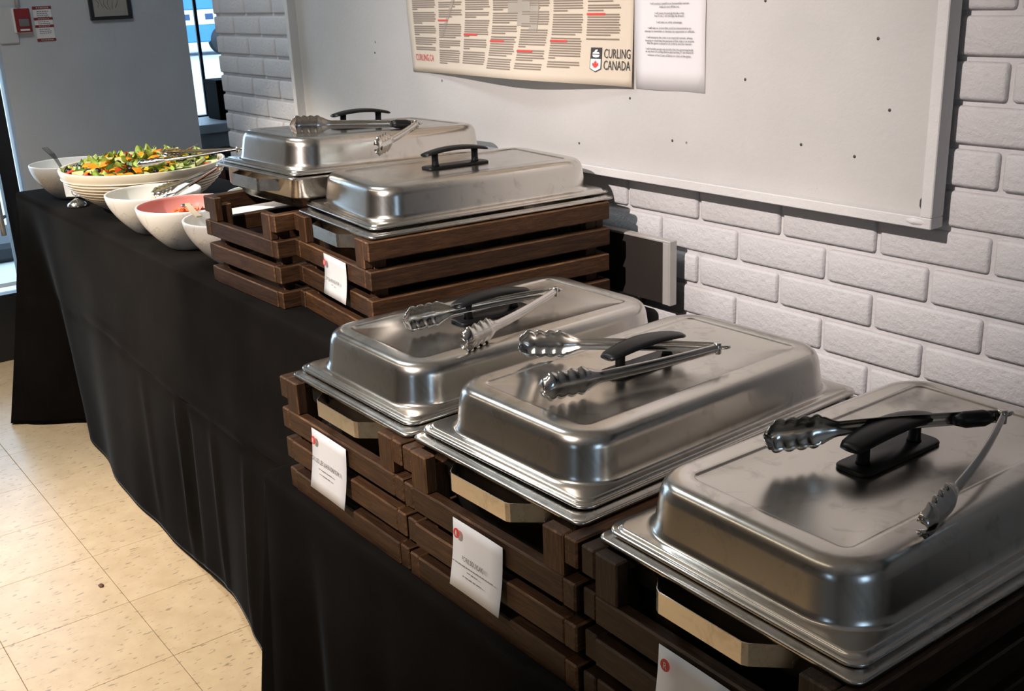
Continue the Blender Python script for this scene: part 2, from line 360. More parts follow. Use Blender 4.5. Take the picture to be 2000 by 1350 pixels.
# outdoors
g = MB(); g.quad((-80, -40, -.1), (XL - .12, -40, -.1), (XL - .12, YE1 - .12, -.1), (-80, YE1 - .12, -.1)); g.quad((-80, YE1 - .12, -.1), (WXW - .1, YE1 - .12, -.1), (WXW - .1, 60, -.1), (-80, 60, -.1))
struct(ob('ground', g.mesh('ground', M['ground'])))
tr = thing('parked_truck', 'blue and white truck parked outside beyond the alcove window', 'truck', (-30, 10.8, -.1))
ob('lower_body', box('lower_body', -1.1, 1.1, -4, 4, .35, .80, M['blue_body'], .03), tr); ob('middle_body', box('middle_body', -1.1, 1.1, -4, 4, .80, 1.19, M['white_body'], .02), tr)
ob('upper_body', box('upper_body', -1.1, 1.1, -4, 4, 1.19, 3.1, M['blue_body'], .03), tr)
for y in (-2.6, -.1, 2.8): 
    wm = lathe('wheel', [(.0, 0), (.36, 0), (.38, .04), (.38, .2), (.36, .24), (0, .24)], M['black_frame'], 24); ob('wheel', wm, tr, (1.12, y, .38), (0, -R(90), 0))
for y in (-1.2, -.55, .15): ob('side_window', box('side_window', 1.1, 1.11, y, y + .22, .93, 1.08, M['dark_blue']), tr)
pl = tag(ob('kerb_block', box('kerb_block', -.35, .35, -.45, .45, 0, .12, M['charcoal'], .03), None, (-7.6, -.1, -.1)), 'low dark block on the ground outside the glazed door', 'block')

# ------------------------------------------------------------------ alcove furnishing seen through the gap
ct = thing('window_counter', 'pale counter under the alcove window', 'counter', (-6.02, 1.15, 0))
ob('counter_top', box('counter_top', -.2, .22, -.7, .7, .735, .785, M['white_body'], .004), ct); ob('counter_apron', box('counter_apron', -.18, .19, -.68, .68, .65, .735, M['wall'], .003), ct)
for y in (-.64, .6): ob('leg', box('leg', -.16, -.11, y, y + .05, 0, .65, M['black_frame'], .003), ct); ob('leg', box('leg', .12, .17, y, y + .05, 0, .65, M['black_frame'], .003), ct)
bx = thing('black_box', 'black box with a silver splash mark on the window counter', 'box', (-6.03, .99, .785))
ob('body', box('body', -.09, .09, -.105, .12, 0, .215, M['matte_black'], .006), bx); ob('lid', box('lid', -.093, .093, -.108, .123, .20, .222, M['matte_black'], .004), bx)
sp = [(.06 * math.cos(a) * (.45 + .55 * abs(math.cos(2.5 * a))) , .05 * math.sin(a) * (.6 + .4 * abs(math.cos(2.5 * a)))) for a in [2 * math.pi * i / 40 for i in range(40)]]
ob('silver_mark', mesh('silver_mark', [(.0915, -.01 + y * .6, .165 + z * .6) for y, z in sp], [tuple(range(40))], M['white_body']), bx)
ob('sticker', mesh('sticker', [(.0915, -.06, .03), (.0915, -.03, .03), (.0915, -.03, .038), (.0915, -.06, .038)], [(0, 1, 2, 3)], M['white_body']), bx)
ac = thing('armchair', 'charcoal upholstered armchair in front of the window counter', 'armchair', (-5.35, .98, 0))
ob('seat', box('seat', -.3, .3, -.25, .3, .22, .42, M['charcoal'], .03, 3), ac); ob('backrest', box('backrest', .2, .32, -.25, .3, .42, .80, M['charcoal'], .03, 3), ac)
for y in (-.36, .30): ob('armrest', box('armrest', -.3, .3, y, y + .1, .22, .62, M['charcoal'], .03, 3), ac)
for x in (-.27, .24):
    for y in (-.3, .3): ob('leg', box('leg', x, x + .04, y, y + .04, 0, .22, M['brown'], .003), ac)
st = thing('side_table', 'red brown wooden side table beside the charcoal armchair', 'table', (-5.3, .50, 0))
ob('table_top', box('table_top', -.16, .16, -.06, .06, .66, .69, M['brown'], .004), st); ob('front_panel', box('front_panel', -.15, .15, -.05, .05, 0, .66, M['brown'], .003), st)

# ------------------------------------------------------------------ grey end wall: alarm, sign, picture
def wallthing(name, label, cat, y, z): return thing(name, label, cat, (XL, y, z))
fa = wallthing('fire_alarm_pull', 'red fire alarm pull station on the grey end wall', 'fire alarm', -.376, 1.352)
ob('back_plate', box('back_plate', 0, .022, -.034, .031, -.002, .094, M['white_body'], .003), fa); ob('body', box('body', .022, .036, -.028, .031, 0, .092, M['red_plastic'], .003), fa)
ob('pull_lever', box('pull_lever', .036, .044, -.018, .022, .022, .052, M['grey_plastic'], .003), fa); ob('label_strip', box('label_strip', .036, .0375, -.016, .020, .006, .013, M['paper']), fa)
ob('conduit', tube('conduit', [(.012, -.005, .09), (.012, -.005, .3), (.012, -.005, .9)], .010, M['wall']), fa)
pb = wallthing('junction_cover', 'flat grey cover plate partly behind the red fire alarm', 'cover plate', -.45, 1.31)
ob('cover', box('cover', 0, .012, -.02, .055, 0, .14, M['wall'], .004), pb)
sg = wallthing('fire_instruction_sign', 'white instruction sign with maroon bars beside the red fire alarm', 'sign', -.325, 1.312)
ob('plate', box('plate', 0, .003, 0, .072, 0, .137, M['paper'], .001), sg)
for i, (z, h) in enumerate(((.125, .012), (.083, .010), (.054, .010), (0, .011))): ob('maroon_bar', box('maroon_bar', .003, .0042, -.001, .073, z, z + h, M['maroon'], .001), sg)
tx = MB()
for z0, n in ((.118, 4), (.078, 2), (.048, 3)):
    for k in range(n):
        y = .014
        while y < .056: L = random.uniform(.004, .010); tx.quad((.0033, y, z0 - k * .0075 - .003), (.0033, min(y + L, .06), z0 - k * .0075 - .003), (.0033, min(y + L, .06), z0 - k * .0075), (.0033, y, z0 - k * .0075)); y += L + .002
ob('printed_text', tx.mesh('printed_text', M['grey_plastic']), sg)
tx = MB()
for z, h in ((.125, .012), (.083, .010), (.054, .010), (0, .011)):
    y = .014
    while y < .056: L = random.uniform(.004, .009); tx.quad((.0044, y, z + .003), (.0044, y + L, z + .003), (.0044, y + L, z + h - .003), (.0044, y, z + h - .003)); y += L + .002
ob('bar_lettering', tx.mesh('bar_lettering', M['pale_ink']), sg)
pf = wallthing('picture_frame', 'black framed drawing hanging on the grey end wall', 'picture', -.014, 1.383)
for a in ((0, .022, -.087, .087, 0, .014), (0, .022, -.087, .087, .216, .23), (0, .022, -.087, -.073, .014, .216), (0, .022, .073, .087, .014, .216)): ob('frame_side', box('frame_side', *a, M['black_frame'], .002), pf)
ob('drawing_paper', box('drawing_paper', .002, .006, -.073, .073, .014, .216, M['poster']), pf)
ob('glass_pane', box('glass_pane', .010, .012, -.073, .073, .014, .216, M['glass']), pf)
for k in range(6):
    pts = [(.0068, -.05 + .016 * k + .008 * math.sin(i * 2.1 + k), .045 + .022 * i + .006 * math.cos(i * 1.7 + k)) for i in range(7)]
    ob('pen_line', tube('pen_line', pts, .0008, M['ink'], 4), pf)

# ------------------------------------------------------------------ notice board
BX0, BX1, BZ0, BZ1, BYF, BYP = -3.085, -.914, 1.0745, 2.05, -.050, -.022
nb_ = thing('notice_board', 'large grey painted board framed with raised rails on the brick wall', 'board', (0, 0, 0))
ob('panel', box('panel', BX0 + .01, BX1 - .01, BYP, -.016, BZ0 + .008, BZ1, M['board']), nb_)
ob('bottom_rail', box('bottom_rail', BX0, BX1, BYF, -.016, BZ0, BZ0 + .018, M['board_rail'], .0015), nb_)
ob('top_rail', box('top_rail', BX0, BX1, BYF, -.016, BZ1, BZ1 + .018, M['board_rail'], .0015), nb_)
ob('side_rail', box('side_rail', BX0, BX0 + .020, BYF, -.016, BZ0 + .018, BZ1, M['board_rail'], .0015), nb_)
ob('side_rail', box('side_rail', BX1 - .020, BX1, BYF, -.016, BZ0 + .018, BZ1, M['board_rail'], .0015), nb_)
chip = lathe('chipped_paint', [(0, .002), (.004, .0015), (.006, 0)], M['ink'], 7); ob('chipped_paint', chip, nb_, (BX1 - .034, BYP, BZ0 + .034), (R(90), 0, 0), (1, 1.9, 1))
chip2 = lathe('paint_flake', [(0, .003), (.006, .002), (.011, 0)], M['board_rail'], 7); ob('paint_flake', chip2, nb_, (BX1 - .028, BYF, BZ0 + .010), (R(90), 0, 0), (1.6, .5, 1))
nail = lathe('nail_hole', [(0, .001), (.0022, .0006), (.003, 0)], M['ink'], 8)
for x, z in ((-1.32, 1.285), (-1.19, 1.18), (-1.05, 1.36), (-1.5, 1.16), (-1.62, 1.235), (-1.78, 1.13), (-1.02, 1.25), (-2.62, 1.30), (-1.28, 1.42), (-1.08, 1.17)):
    ob('nail_hole', nail, nb_, (x, BYP, z), (R(90), 0, 0))

# ------------------------------------------------------------------ poster and sheet
PX0, PX1, PZ0, PZ1 = -2.428, -1.606, 1.258, 1.86
def pY(x, z):                                             # the poster curls away from the board along its lower edge
    u = (x - PX0) / (PX1 - PX0); t = max(0, 1 - (z - PZ0) / .16)
    return BYP - .0015 - .042 * math.exp(-((u - .58) / .27) ** 2) * t ** 1.5 - .004 * t * math.sin(6 * u) ** 2 - .0015 * (1 + math.sin(9 * u + 14 * z))
def pX(x, z): return x - .010 * max(0, min(1, (z - PZ0) / .15)) * max(0, 1 - (x - PX0) / .15)
ps = thing('rules_poster', 'cream printed poster with red headings pinned to the grey board', 'poster', (0, 0, 0))
nu, nv = 44, 40; v = []; f = []
for j in range(nv + 1):
    for i in range(nu + 1):
        x = PX0 + (PX1 - PX0) * i / nu; z = PZ0 + (PZ1 - PZ0) * j / nv + .004 * (1 - j / nv) * math.sin(3.1 * i / nu); v.append((pX(x, z), pY(x, z), z))
for j in range(nv):
    for i in range(nu): a = j * (nu + 1) + i; f.append((a, a + 1, a + nu + 2, a + nu + 1))
o = ob('paper', mesh('paper', v, f, M['poster'], True), ps); md = o.modifiers.new('t', 'SOLIDIFY'); md.thickness = .0004
def on_poster(me, x0, z0, eps=.0012):
    for q in me.vertices: x, z = x0 + q.co.x, z0 + q.co.y; q.co = (pX(x, z), pY(x, z) - eps, z)
    return me
def strips(rows, eps=.0012):
    b = MB()
    for x0, x1, z, h in rows:
        n = max(1, int((x1 - x0) / .02))
        for k in range(n):
            a, c = x0 + (x1 - x0) * k / n, x0 + (x1 - x0) * (k + 1) / n
            b.quad(*[(pX(x, zz), pY(x, zz) - eps, zz) for x, zz in ((a, z), (c, z), (c, z + h), (a, z + h))])
    return b
cw = (PX1 - PX0 - .05) / 7; rows = []; reds = []; rnd = random.Random(3)
for c in range(7):
    x0 = PX0 + .028 + c * cw; x1 = x0 + cw - .013; z = PZ1 - .12
    zend = 1.318 if c == 0 else 1.352 if c == 6 else 1.283 + .004 * (c % 3)
    left = 6
    while z > zend:
        z -= .0050; left -= 1
        if left <= 0:
            rows.append((x0, x0 + (x1 - x0) * rnd.uniform(.2, .8), z, .0026)); z -= .003; left = rnd.randint(3, 9)
            if rnd.random() < .13: z -= .006; reds.append((x0 - .003, x0 + (x1 - x0) * rnd.uniform(.3, .6), z, .0036)); z -= .004
        else: rows.append((x0, x1 - rnd.uniform(0, .006), z, .0026))
for c, z in ((3, 1.339), (4, 1.320), (5, 1.343), (2, 1.352), (6, 1.397)): x0 = PX0 + .026 + c * cw; reds.append((x0, x0 + .055, z, .0042))
o = ob('printed_text', strips(rows).mesh('printed_text', M['grey_ink']), ps); o['kind'] = 'stuff'
for q in reds: ob('red_heading', strips([q], .0016).mesh('red_heading', M['red_ink']), ps)
sil = MB()
for a, c, z0, z1 in ((-2.012, -1.975, 1.40, 1.62), (-1.975, -1.93, 1.375, 1.60), (-1.93, -1.90, 1.36, 1.52), (-2.02, -1.94, 1.45, 1.66)): 
    n = 8
    for k in range(n):
        za, zb = z0 + (z1 - z0) * k / n, z0 + (z1 - z0) * (k + 1) / n; sil.quad(*[(x, pY(x, z) - .0010, z) for x, z in ((a, za), (c, za), (c, zb), (a, zb))])
ob('grey_silhouette', sil.mesh('grey_silhouette', M['pale_ink']), ps)
br = MB()
for k in range(10):
    z = 1.345 + .03 * k; x = -2.285 + .0125 * k * 1.4; x2 = x + .0175; br.quad(*[(a, pY(a, zz) - .0010, zz) for a, zz in ((x, z), (x + .010, z), (x2 + .011, z + .03), (x2, z + .03))])
ob('broom_print', br.mesh('broom_print', M['pale_ink']), ps)
ob('red_lettering', on_poster(text_mesh('red_lettering', 'CURLING.CA', .0225, M['red_ink'], .66), PX0 + .022, 1.288, .0018), ps)
for s, z in (('CURLING', 1.3135), ('CANADA', 1.2905)): ob('black_lettering', on_poster(text_mesh('black_lettering', s, .0265, M['ink'], .66), -1.684, z, .0018), ps)
def poly(name, pts, mat, x0, z0, s, eps): return ob(name, on_poster(mesh(name, [(x * s, y * s, 0) for x, y in pts], [tuple(range(len(pts)))], mat), x0, z0, eps), ps)
sx, sz = -1.7205, 1.2865                                   # the crest: black square with a stone, white shield with a leaf
poly('crest_outline', [(-.04, .16), (.5, -.06), (1.04, .16), (1.04, 1.6), (-.04, 1.6)], M['ink'], sx, sz, .0295, .0014)
poly('crest_shield', [(.02, .2), (.5, 0), (.98, .2), (.98, .84), (.02, .84)], M['paper'], sx, sz, .0295, .0018)
poly('stone_body', [(.16, 1.06), (.24, .97), (.5, .93), (.76, .97), (.84, 1.06), (.84, 1.12), (.16, 1.12)], M['paper'], sx, sz, .0295, .0018)
poly('stone_top', [(.16, 1.17), (.84, 1.17), (.80, 1.27), (.66, 1.30), (.52, 1.31), (.66, 1.42), (.64, 1.47), (.44, 1.46), (.30, 1.30), (.19, 1.27)], M['paper'], sx, sz, .0295, .0018)
leaf = [(0, 0), (.04, .25), (.3, .2), (.26, .32), (.62, .58), (.54, .63), (.6, .84), (.41, .8), (.36, .88), (.2, .7), (.26, 1.02), (.14, .97), (0, 1.2)]
leaf = [(x, y) for x, y in leaf] + [(-x, y) for x, y in leaf[-2:0:-1]]
poly('maple_leaf', [(.5 + x * .52, .13 + y * .52) for x, y in leaf], M['red_ink'], sx, sz, .0295, .0022)
sh = thing('code_sheet', 'white typed sheet pinned to the board right of the cream poster', 'sheet', (0, 0, 0))
SX0, SX1, SZ0, SZ1 = -1.6005, -1.416, 1.2555, 1.555
v = []; f = []
for j in range(9):
    for i in range(9): x = SX0 + (SX1 - SX0) * i / 8; z = SZ0 + (SZ1 - SZ0) * j / 8; v.append((x, BYP - .0012 - .0012 * math.sin(i * .8 + j * .5), z))
for j in range(8):
    for i in range(8): a = j * 9 + i; f.append((a, a + 1, a + 10, a + 9))
o = ob('paper', mesh('paper', v, f, M['sheet'], True), sh); md = o.modifiers.new('t', 'SOLIDIFY'); md.thickness = .0003
for y, s in ((5, 'I will play the game with a spirit of good sportsmanship.'), (16, 'I will conduct myself in an honourable manner,'), (22, 'both on and off the ice.'), (34, 'I will never knowingly break a rule,'), (39, 'but if I do, I will divulge the breach.'),
             (51, 'I will take no unfair advantage.'), (62, 'I will take no action that could be interpreted as an'), (68, 'attempt to intimidate or demean my opponents or officials.'), (80, 'I will interpret the rules in an impartial manner, always'), (86, 'keeping in mind that the purpose of the rules is to ensure'),
             (91, 'that the game is played in an orderly and fair manner.'), (102, 'I will humbly accept any penalty that the governing body'), (107, 'at any level of curling deems appropriate, if I am found in'), (114, 'violation of the Code of Ethics or rules of the game.')):
    me = text_mesh('typed_line', s, .0058, M['ink'], .95, 'CENTER'); ob('typed_line', me, sh, ((SX0 + SX1) / 2, BYP - .0034, SZ0 + (180 - y) * .00098), (R(90), 0, 0))

# ------------------------------------------------------------------ tables and cloths
ZU, ZL = .842, .682
UX0, UX1, UY0, UY1 = -4.02, -1.540, -.690, -.062
LX0, LX1, LY0, LY1 = -1.625, .30, -.900, -.14
def table(label, x0, x1, y0, y1, z):
    t = thing('folding_table', label, 'table', ((x0 + x1) / 2, (y0 + y1) / 2, 0)); hx, hy = (x1 - x0) / 2 - .015, (y1 - y0) / 2 - .015
    ob('table_top', box('table_top', -hx, hx, -hy, hy, z - .034, z - .004, M['melamine'], .004), t)
    for sx_ in (-1, 1):
        for sy_ in (-1, 1): ob('leg', tube('leg', [(sx_ * (hx - .2), sy_ * (hy - .1), 0), (sx_ * (hx - .2), sy_ * (hy - .1), .35), (sx_ * (hx - .2), sy_ * (hy - .1), z - .034)], .014, M['alu']), t)
    return t
table('folding table hidden under the long black cloth', UX0, UX1, UY0, UY1, ZU)
table('folding table hidden under the lower black cloth in front', LX0, LX1, LY0, LY1, ZL)
def make_cloth(name, label, x0, x1, y0, y1, z, foldf, hemf, rows=56, step=.018):
    cx, cy = (x0 + x1) / 2, (y0 + y1) / 2; hx, hy, rc = (x1 - x0) / 2, (y1 - y0) / 2, .018; per = []
    def seg(a, b_, n, nrm):
        for i in range(n): t = i / n; per.append((a[0] + (b_[0] - a[0]) * t, a[1] + (b_[1] - a[1]) * t, nrm[0], nrm[1]))
    def arc(px, py, a0):
        for i in range(8): a = a0 + (math.pi / 2) * i / 8; per.append((px + rc * math.cos(a), py + rc * math.sin(a), math.cos(a), math.sin(a)))
    seg((x0 + rc, y0), (x1 - rc, y0), int((x1 - x0) / step), (0, -1)); arc(x1 - rc, y0 + rc, -math.pi / 2)
    seg((x1, y0 + rc), (x1, y1 - rc), int((y1 - y0) / step), (1, 0)); arc(x1 - rc, y1 - rc, 0)
    seg((x1 - rc, y1), (x0 + rc, y1), 40, (0, 1)); arc(x0 + rc, y1 - rc, math.pi / 2)
    seg((x0, y1 - rc), (x0, y0 + rc), int((y1 - y0) / step), (-1, 0)); arc(x0 + rc, y0 + rc, math.pi)
    n = len(per); v = []; f = []
    for (px, py, nx, ny) in per: v.append((px - nx * .012, py - ny * .012, z))
    for (px, py, nx, ny) in per: v.append((px - nx * .004, py - ny * .004, z - .0015))
    for j in range(rows + 1):
        t = j / rows
        for (px, py, nx, ny) in per:
            zb = hemf(px, py, nx, ny); zz = z - .006 - (z - .006 - zb) * t; off = foldf(px, py, nx, ny, t, zz)
            v.append((px + nx * off, py + ny * off, zz))
    for j in range(rows + 2):
        for i in range(n): a = j * n + i; b2 = j * n + (i + 1) % n; f.append((a, a + n, b2 + n, b2))
    # top sheet as a fan of a centre strip
    b0 = len(v); f.append(tuple(range(n)))
    o = ob(name, mesh(name, v, f, M['cloth'], True)); tag(o, label, 'tablecloth')
    md = o.modifiers.new('t', 'SOLIDIFY'); md.thickness = .0012; md.offset = -1
    return o
def G(x, c, s): return math.exp(-((x - c) / s) ** 2)
def fold_u(px, py, nx, ny, t, z):
    t2 = t ** 1.15; front = max(0, -ny); o_ = 0
    base = .020 + .012 * G(px, -3.0, .5) + .055 * G(px, -2.05, .3) - .035 * G(px, -3.55, .28) - .10 * G(px, -3.83, .10) + .10 * G(px, -4.02, .12)
    o_ += front * base * t2
    o_ += front * t2 * (.004 * math.sin(px * 9.5 + 1.0) * t + .002 * math.sin(px * 23 + 2 * t))
    dep = max(0, min(1, (.50 - z) / .08))
    for c, s, a in ((-2.60, .010, .010), (-2.54, .008, -.008), (-2.36, .010, .008), (-2.13, .012, .012), (-2.86, .014, .004)): o_ += front * a * G(px + .05 * (z - .3), c, s * 1.6) * dep * (1 if z > .12 else z / .12)
    zc = .50 + .035 * G(px, -3.2, .35) + .03 * G(px, -1.9, .3)
    o_ += front * .009 * G(z, zc, .008) * max(0, min(1, (px + 3.4) / .3)) - front * .003 * G(z, zc - .016, .01)
    side = 1 - front
    o_ += side * t2 * (.03 + .022 * math.sin((px + py) * 16))
    if abs(nx * ny) > .05: o_ += .05 * t2
    if ny > .3: o_ = .004
    if nx > .3: o_ = .003 + .02 * t * front
    return o_
def hem_u(px, py, nx, ny):
    h = .006 + (.030 * G(px, -2.42, .16) + .045 * G(px, -2.2, .12) - .03 * G(px, -2.02, .06)) * max(0, -ny)
    k = max(0, min(1, (px + 1.72) / .05)); return max(.004, h) * (1 - k) + (ZL + .003) * k
make_cloth('tablecloth', 'long black cloth over the taller table under the salad bowls', UX0, UX1, UY0, UY1, ZU, fold_u, hem_u)
def fold_l(px, py, nx, ny, t, z):
    t2 = t ** 1.1; front = max(0, -ny)
    o_ = t2 * (.035 + .016 * math.sin(px * 14 + .6) * t + .008 * math.sin(px * 31 + 3 * t)) * (1 if front > .5 else .9)
    o_ += front * t2 * (.030 * G(px, -1.56, .05) - .030 * G(px, -1.46, .035) + .02 * G(px, -1.30, .05) - .015 * G(px, -1.22, .03))
    if ny > .3: return .004
    if nx < -.2: o_ += t2 * (.015 + .02 * math.sin(py * 19))
    return o_
make_cloth('tablecloth', 'black cloth over the lower table nearest the front', LX0, LX1, LY0, LY1, ZL, fold_l, lambda *a: .006, rows=44)

# dark panel behind the crates
dp = thing('edged_panel', 'dark laminate panel with grey metal edges fixed low on the brick wall', 'panel', (-1.475, -.034, .832))
ob('panel', box('panel', -.75, -.004, -.016, 0, 0, .128, M['melamine'], .001), dp); ob('top_edging', box('top_edging', -.75, -.002, -.018, .002, .128, .133, M['edge_metal'], .001), dp)
ob('end_edging', box('end_edging', -.004, .0005, -.018, .002, -.001, .133, M['edge_metal'], .001), dp); ob('front_edging', box('front_edging', -.020, -.004, -.018, -.016, 0, .128, M['edge_metal'], .0005), dp)
for x in (-.70, -.06): ob('wall_bracket', box('wall_bracket', x, x + .03, .002, .029, .04, .09, M['edge_metal'], .001), dp)

# ------------------------------------------------------------------ crates
SH, SG, SW, CH = .036, .018, .022, .198
def crate(label, x, y, z, rz, wd, dp_, dark=False):
    t = thing('wooden_crate', label, 'crate', (x, y, z), (0, 0, rz), 'wooden slat crates under the chafing dishes')
    W, E = (M['wood_dark'], M['worn_dark']) if dark else (M['wood'], M['worn'])
    sideM = box('side_slat', -dp_ / 2, dp_ / 2, -SW / 2, SW / 2, 0, SH, W, .0022, 1, E); endM = box('end_slat', -(wd / 2 - SW - .0005), wd / 2 - SW - .0005, 0, .018, 0, SH, W, .0022, 1, E)
    upM = box('upright', 0, SH + SG, 0, .018, 0, .036, W, .002, 1, E); poM = box('corner_post', 0, CH - .03, 0, .026, 0, .026, W, .002, 1, E); boM = box('base_slat', -(wd / 2 - SW - .001), wd / 2 - SW - .001, 0, .07, 0, .010, W, .001, 1, E)
    for s in (-1, 1):
        for k in range(4): ob('side_slat', sideM, t, (s * (wd / 2 - SW / 2) + random.uniform(-.001, .001), dp_ / 2 + random.uniform(-.002, .002), k * (SH + SG)), (0, 0, R(90)))
        for yy, dy in ((0, 0), (dp_ - .018, 0)):
            # upright boards stand on the second slat, their long axis vertical
            xo = wd / 2 - SW - .036 - .0005
            ob('upright', upM, t, (xo if s > 0 else -xo - .036, yy, CH - SH - SG), (0, -R(90), 0)).location.x += .036
        for yy in (.0185, dp_ - .0185 - .026):
            xo = wd / 2 - SW - .026 - .001
            ob('corner_post', poM, t, ((xo if s > 0 else -xo - .026) + .026, yy, .012), (0, -R(90), 0))
    for k in range(3):
        ob('end_slat', endM, t, (0, random.uniform(-.0015, .0005), k * (SH + SG))); ob('end_slat', endM, t, (0, dp_ - .018, k * (SH + SG)))
    for k in range(5): ob('base_slat', boM, t, (0, .02 + k * (dp_ - .11) / 4, .001))
    return t
CD = .545
crate('brown slat crate at the left end of the lower table', -1.352, -.884, ZL, R(0.0), .368, CD)
crate('brown slat crate in the middle of the lower table', -.983, -.884, ZL, R(.6), .358, CD)
crate('dark brown slat crate nearest the camera on the lower table', -.618, -.884, ZL, R(-1.2), .358, CD, True)
crate('brown slat crate with the whole side of slats showing on the upper table', -1.815, -.628, ZU, R(-5.0), .355, .54)
crate('brown slat crate next to the marbled bowls on the upper table', -2.163, -.660, ZU, R(1.2), .345, .54)

# ------------------------------------------------------------------ chafing dishes
RZ = .0005
def pan_mesh(deep):
    pr = [(.140, .240, .03, -.045), (.150, .2535, .028, -.0015), (.1585, .2610, .02, 0), (.1640, .2665, .016, .0004), (.1660, .2685, .015, -.0012), (.1700, .2720, .014, -.0012), (.1722, .2738, .013, -.0016), (.1732, .2748, .013, -.0035), (.1722, .2738, .013, -.0065), (.169, .271, .014, -.0072),
          (.159, .262, .02, -.0065), (.1555, .258, .022, -.009), (.1548, .2573, .022, -.044), (.1525, .255, .024, -.048), (.149, .2515, .03, -.0485), (.1465, .249, .032, -.052), (.140, .2425, .034, -deep + .016), (.135, .2375, .034, -deep + .006), (.126, .2285, .03, -deep)]
    return rloft('water_pan', pr, M['pan'], cap1=True, cap0=True)
panM = pan_mesh(.108); panS = pan_mesh(.072)
def strap(s):
    pts = [(-.098, .022), (-.094, .004), (-.062, -.030), (-.056, -.033), (.056, -.033), (.062, -.030), (.094, .004), (.098, .022)]
    # rounded path, strip standing on edge
    v = []; f = []; n = len(pts); th = .0012
    for x, y in pts:
        d = Vector((x * .02, y + .2)).normalized() if False else Vector((0, -1))
        for dy in (0, th):
            for z in (-.037, -.012): v.append((x, (y + dy) * s, z))
    for i in range(n - 1):
        a, b_ = 4 * i, 4 * (i + 1); f += [(a, b_, b_ + 1, a + 1), (a + 2, a + 3, b_ + 3, b_ + 2), (a + 1, b_ + 1, b_ + 3, a + 3), (a, a + 2, b_ + 2, b_)]
    f += [(0, 1, 3, 2), (4 * n - 4, 4 * n - 2, 4 * n - 1, 4 * n - 3)]
    return mesh('strap_handle', v, f, M['pan'])
strapM = {1: strap(1), -1: strap(-1)}
def chafer(label, x, yfront, z, rz, tilt=0, short=False):
    c, s = math.cos(rz), math.sin(rz); L = .2765
    t = thing('chafing_dish', label, 'chafing dish', (x - s * L, yfront + c * L, z), (tilt, 0, rz), 'stainless chafing dishes')
    ob('water_pan', panS if short else panM, t); ob('strap_handle', strapM[1], t, (0, -.2575, 0)); ob('strap_handle', strapM[-1], t, (0, .2575, 0))
    return t
lid_prof = [(.1605, .2630, .019, -.0020), (.1632, .2657, .020, -.0016), (.1642, .2667, .020, .0006), (.1632, .2657, .020, .0026), (.1600, .2625, .019, .0030), (.1575, .2600, .018, .0032), (.1562, .2587, .018, .0050), (.1550, .2575, .018, .0064), (.1530, .2555, .018, .0068),
            (.1480, .2500, .055, .0068), (.1455, .2475, .056, .0072), (.1436, .2456, .057, .0086), (.1424, .2444, .057, .0115), (.1413, .2433, .057, .016), (.1372, .2392, .055, .044), (.1360, .2380, .0545, .0485), (.1335, .2355, .053, .0535), (.1295, .2315, .050, .0570), (.1245, .2265, .046, .0590), (.1180, .2200, .040, .0597),
            (.1000, .2020, .020, .0600), (.0950, .1960, .012, .0600), (.0946, .1956, .0115, .0598), (.0930, .1940, .011, .0586), (.0918, .1928, .0105, .0583), (.0600, .1400, .010, .0583), (.0200, .0500, .005, .0583)]
lid_prof = [(a + .0040, b_ + .0030, r, z if z < .012 else .012 + (z - .012) * 1.17) for a, b_, r, z in lid_prof]
lid_prof[20:] = [(a + .003, b_ + .006, r, z) for a, b_, r, z in lid_prof[20:]]
LZ = lid_prof[-1][3]
lidM = rloft('lid_body', lid_prof, M['lid'], 10, cap1=True)
def lid_under():
    return rloft('lid_lining', [(.1600, .2625, .019, -.0015), (.1420, .2440, .056, .004), (.1370, .2390, .054, .048), (.1260, .2280, .045, .0640), (.0950, .1950, .01, .0640)], M['lid'], 8, cap1=True)
lidU = lid_under()
plateM = rloft('base_plate', [(.0205, .070, .012, 0), (.0215, .071, .012, .001), (.0215, .071, .012, .0032), (.0205, .070, .012, .0045)], M['black_plastic'], 6, cap0=True, cap1=True)
postM = lathe('post', [(.0085, 0), (.0072, .004), (.0068, .016), (.0072, .029)], M['black_plastic'], 16, True, True)
def grip_mesh():
    loops = []; n = 18
    for i in range(n + 1):
        u = -1 + 2 * i / n; y = u * .072; zc = .036 - .008 * u * u; wx = .0190 - .0050 * u * u; 
        if abs(u) > .93: wx *= .80
        th = .0052 - .0015 * abs(u) ** 3
        loops.append([(wx * math.cos(a) if abs(math.cos(a)) < .9 else wx * math.copysign(1, math.cos(a)), y, zc + th * math.sin(a) * (1 if math.sin(a) > 0 else .7)) for a in [2 * math.pi * k / 14 for k in range(14)]])
    return loft('grip', loops, M['black_plastic'], True, True)
gripM = grip_mesh()
def lid(label, x, y, z, rz, tilt=0, hx=0.0, hy=0.0):
    t = thing('chafer_lid', label, 'lid', (x, y, z), (tilt, 0, rz), 'domed chafing dish lids')
    ob('lid_body', lidM, t); ob('lid_lining', lidU, t)
    h = ob('base_plate', plateM, t, (hx, hy, LZ)); h['label'] = 'black plastic lid handle'
    for s in (-1, 1): ob('post', postM, h, (0, s * .046, .0035))
    ob('grip', gripM, h)
    return t
ZRL, ZRU = ZL + CH + .0085, ZU + CH + .0085
chafer('steel chafing dish at the left end of the lower table', -1.342, -.874, ZRL, R(0))
chafer('steel chafing dish in the middle of the lower table', -.9935, -.8655, ZRL, R(.8))
chafer('steel chafing dish nearest the camera on the lower table', -.6195, -.869, ZRL, R(-1.6))
chafer('steel chafing dish in the upper crate facing the lower table', -1.815, -.6215, ZRU, R(-5))
chafer('steel chafing dish raised on top of the upper crate by the bowls', -2.136, -.632, 1.103, R(2.5), R(-2.6), True)
lid('domed steel lid with tongs, leftmost on the lower table', -1.350, -.588, ZRL + .0035, R(0))
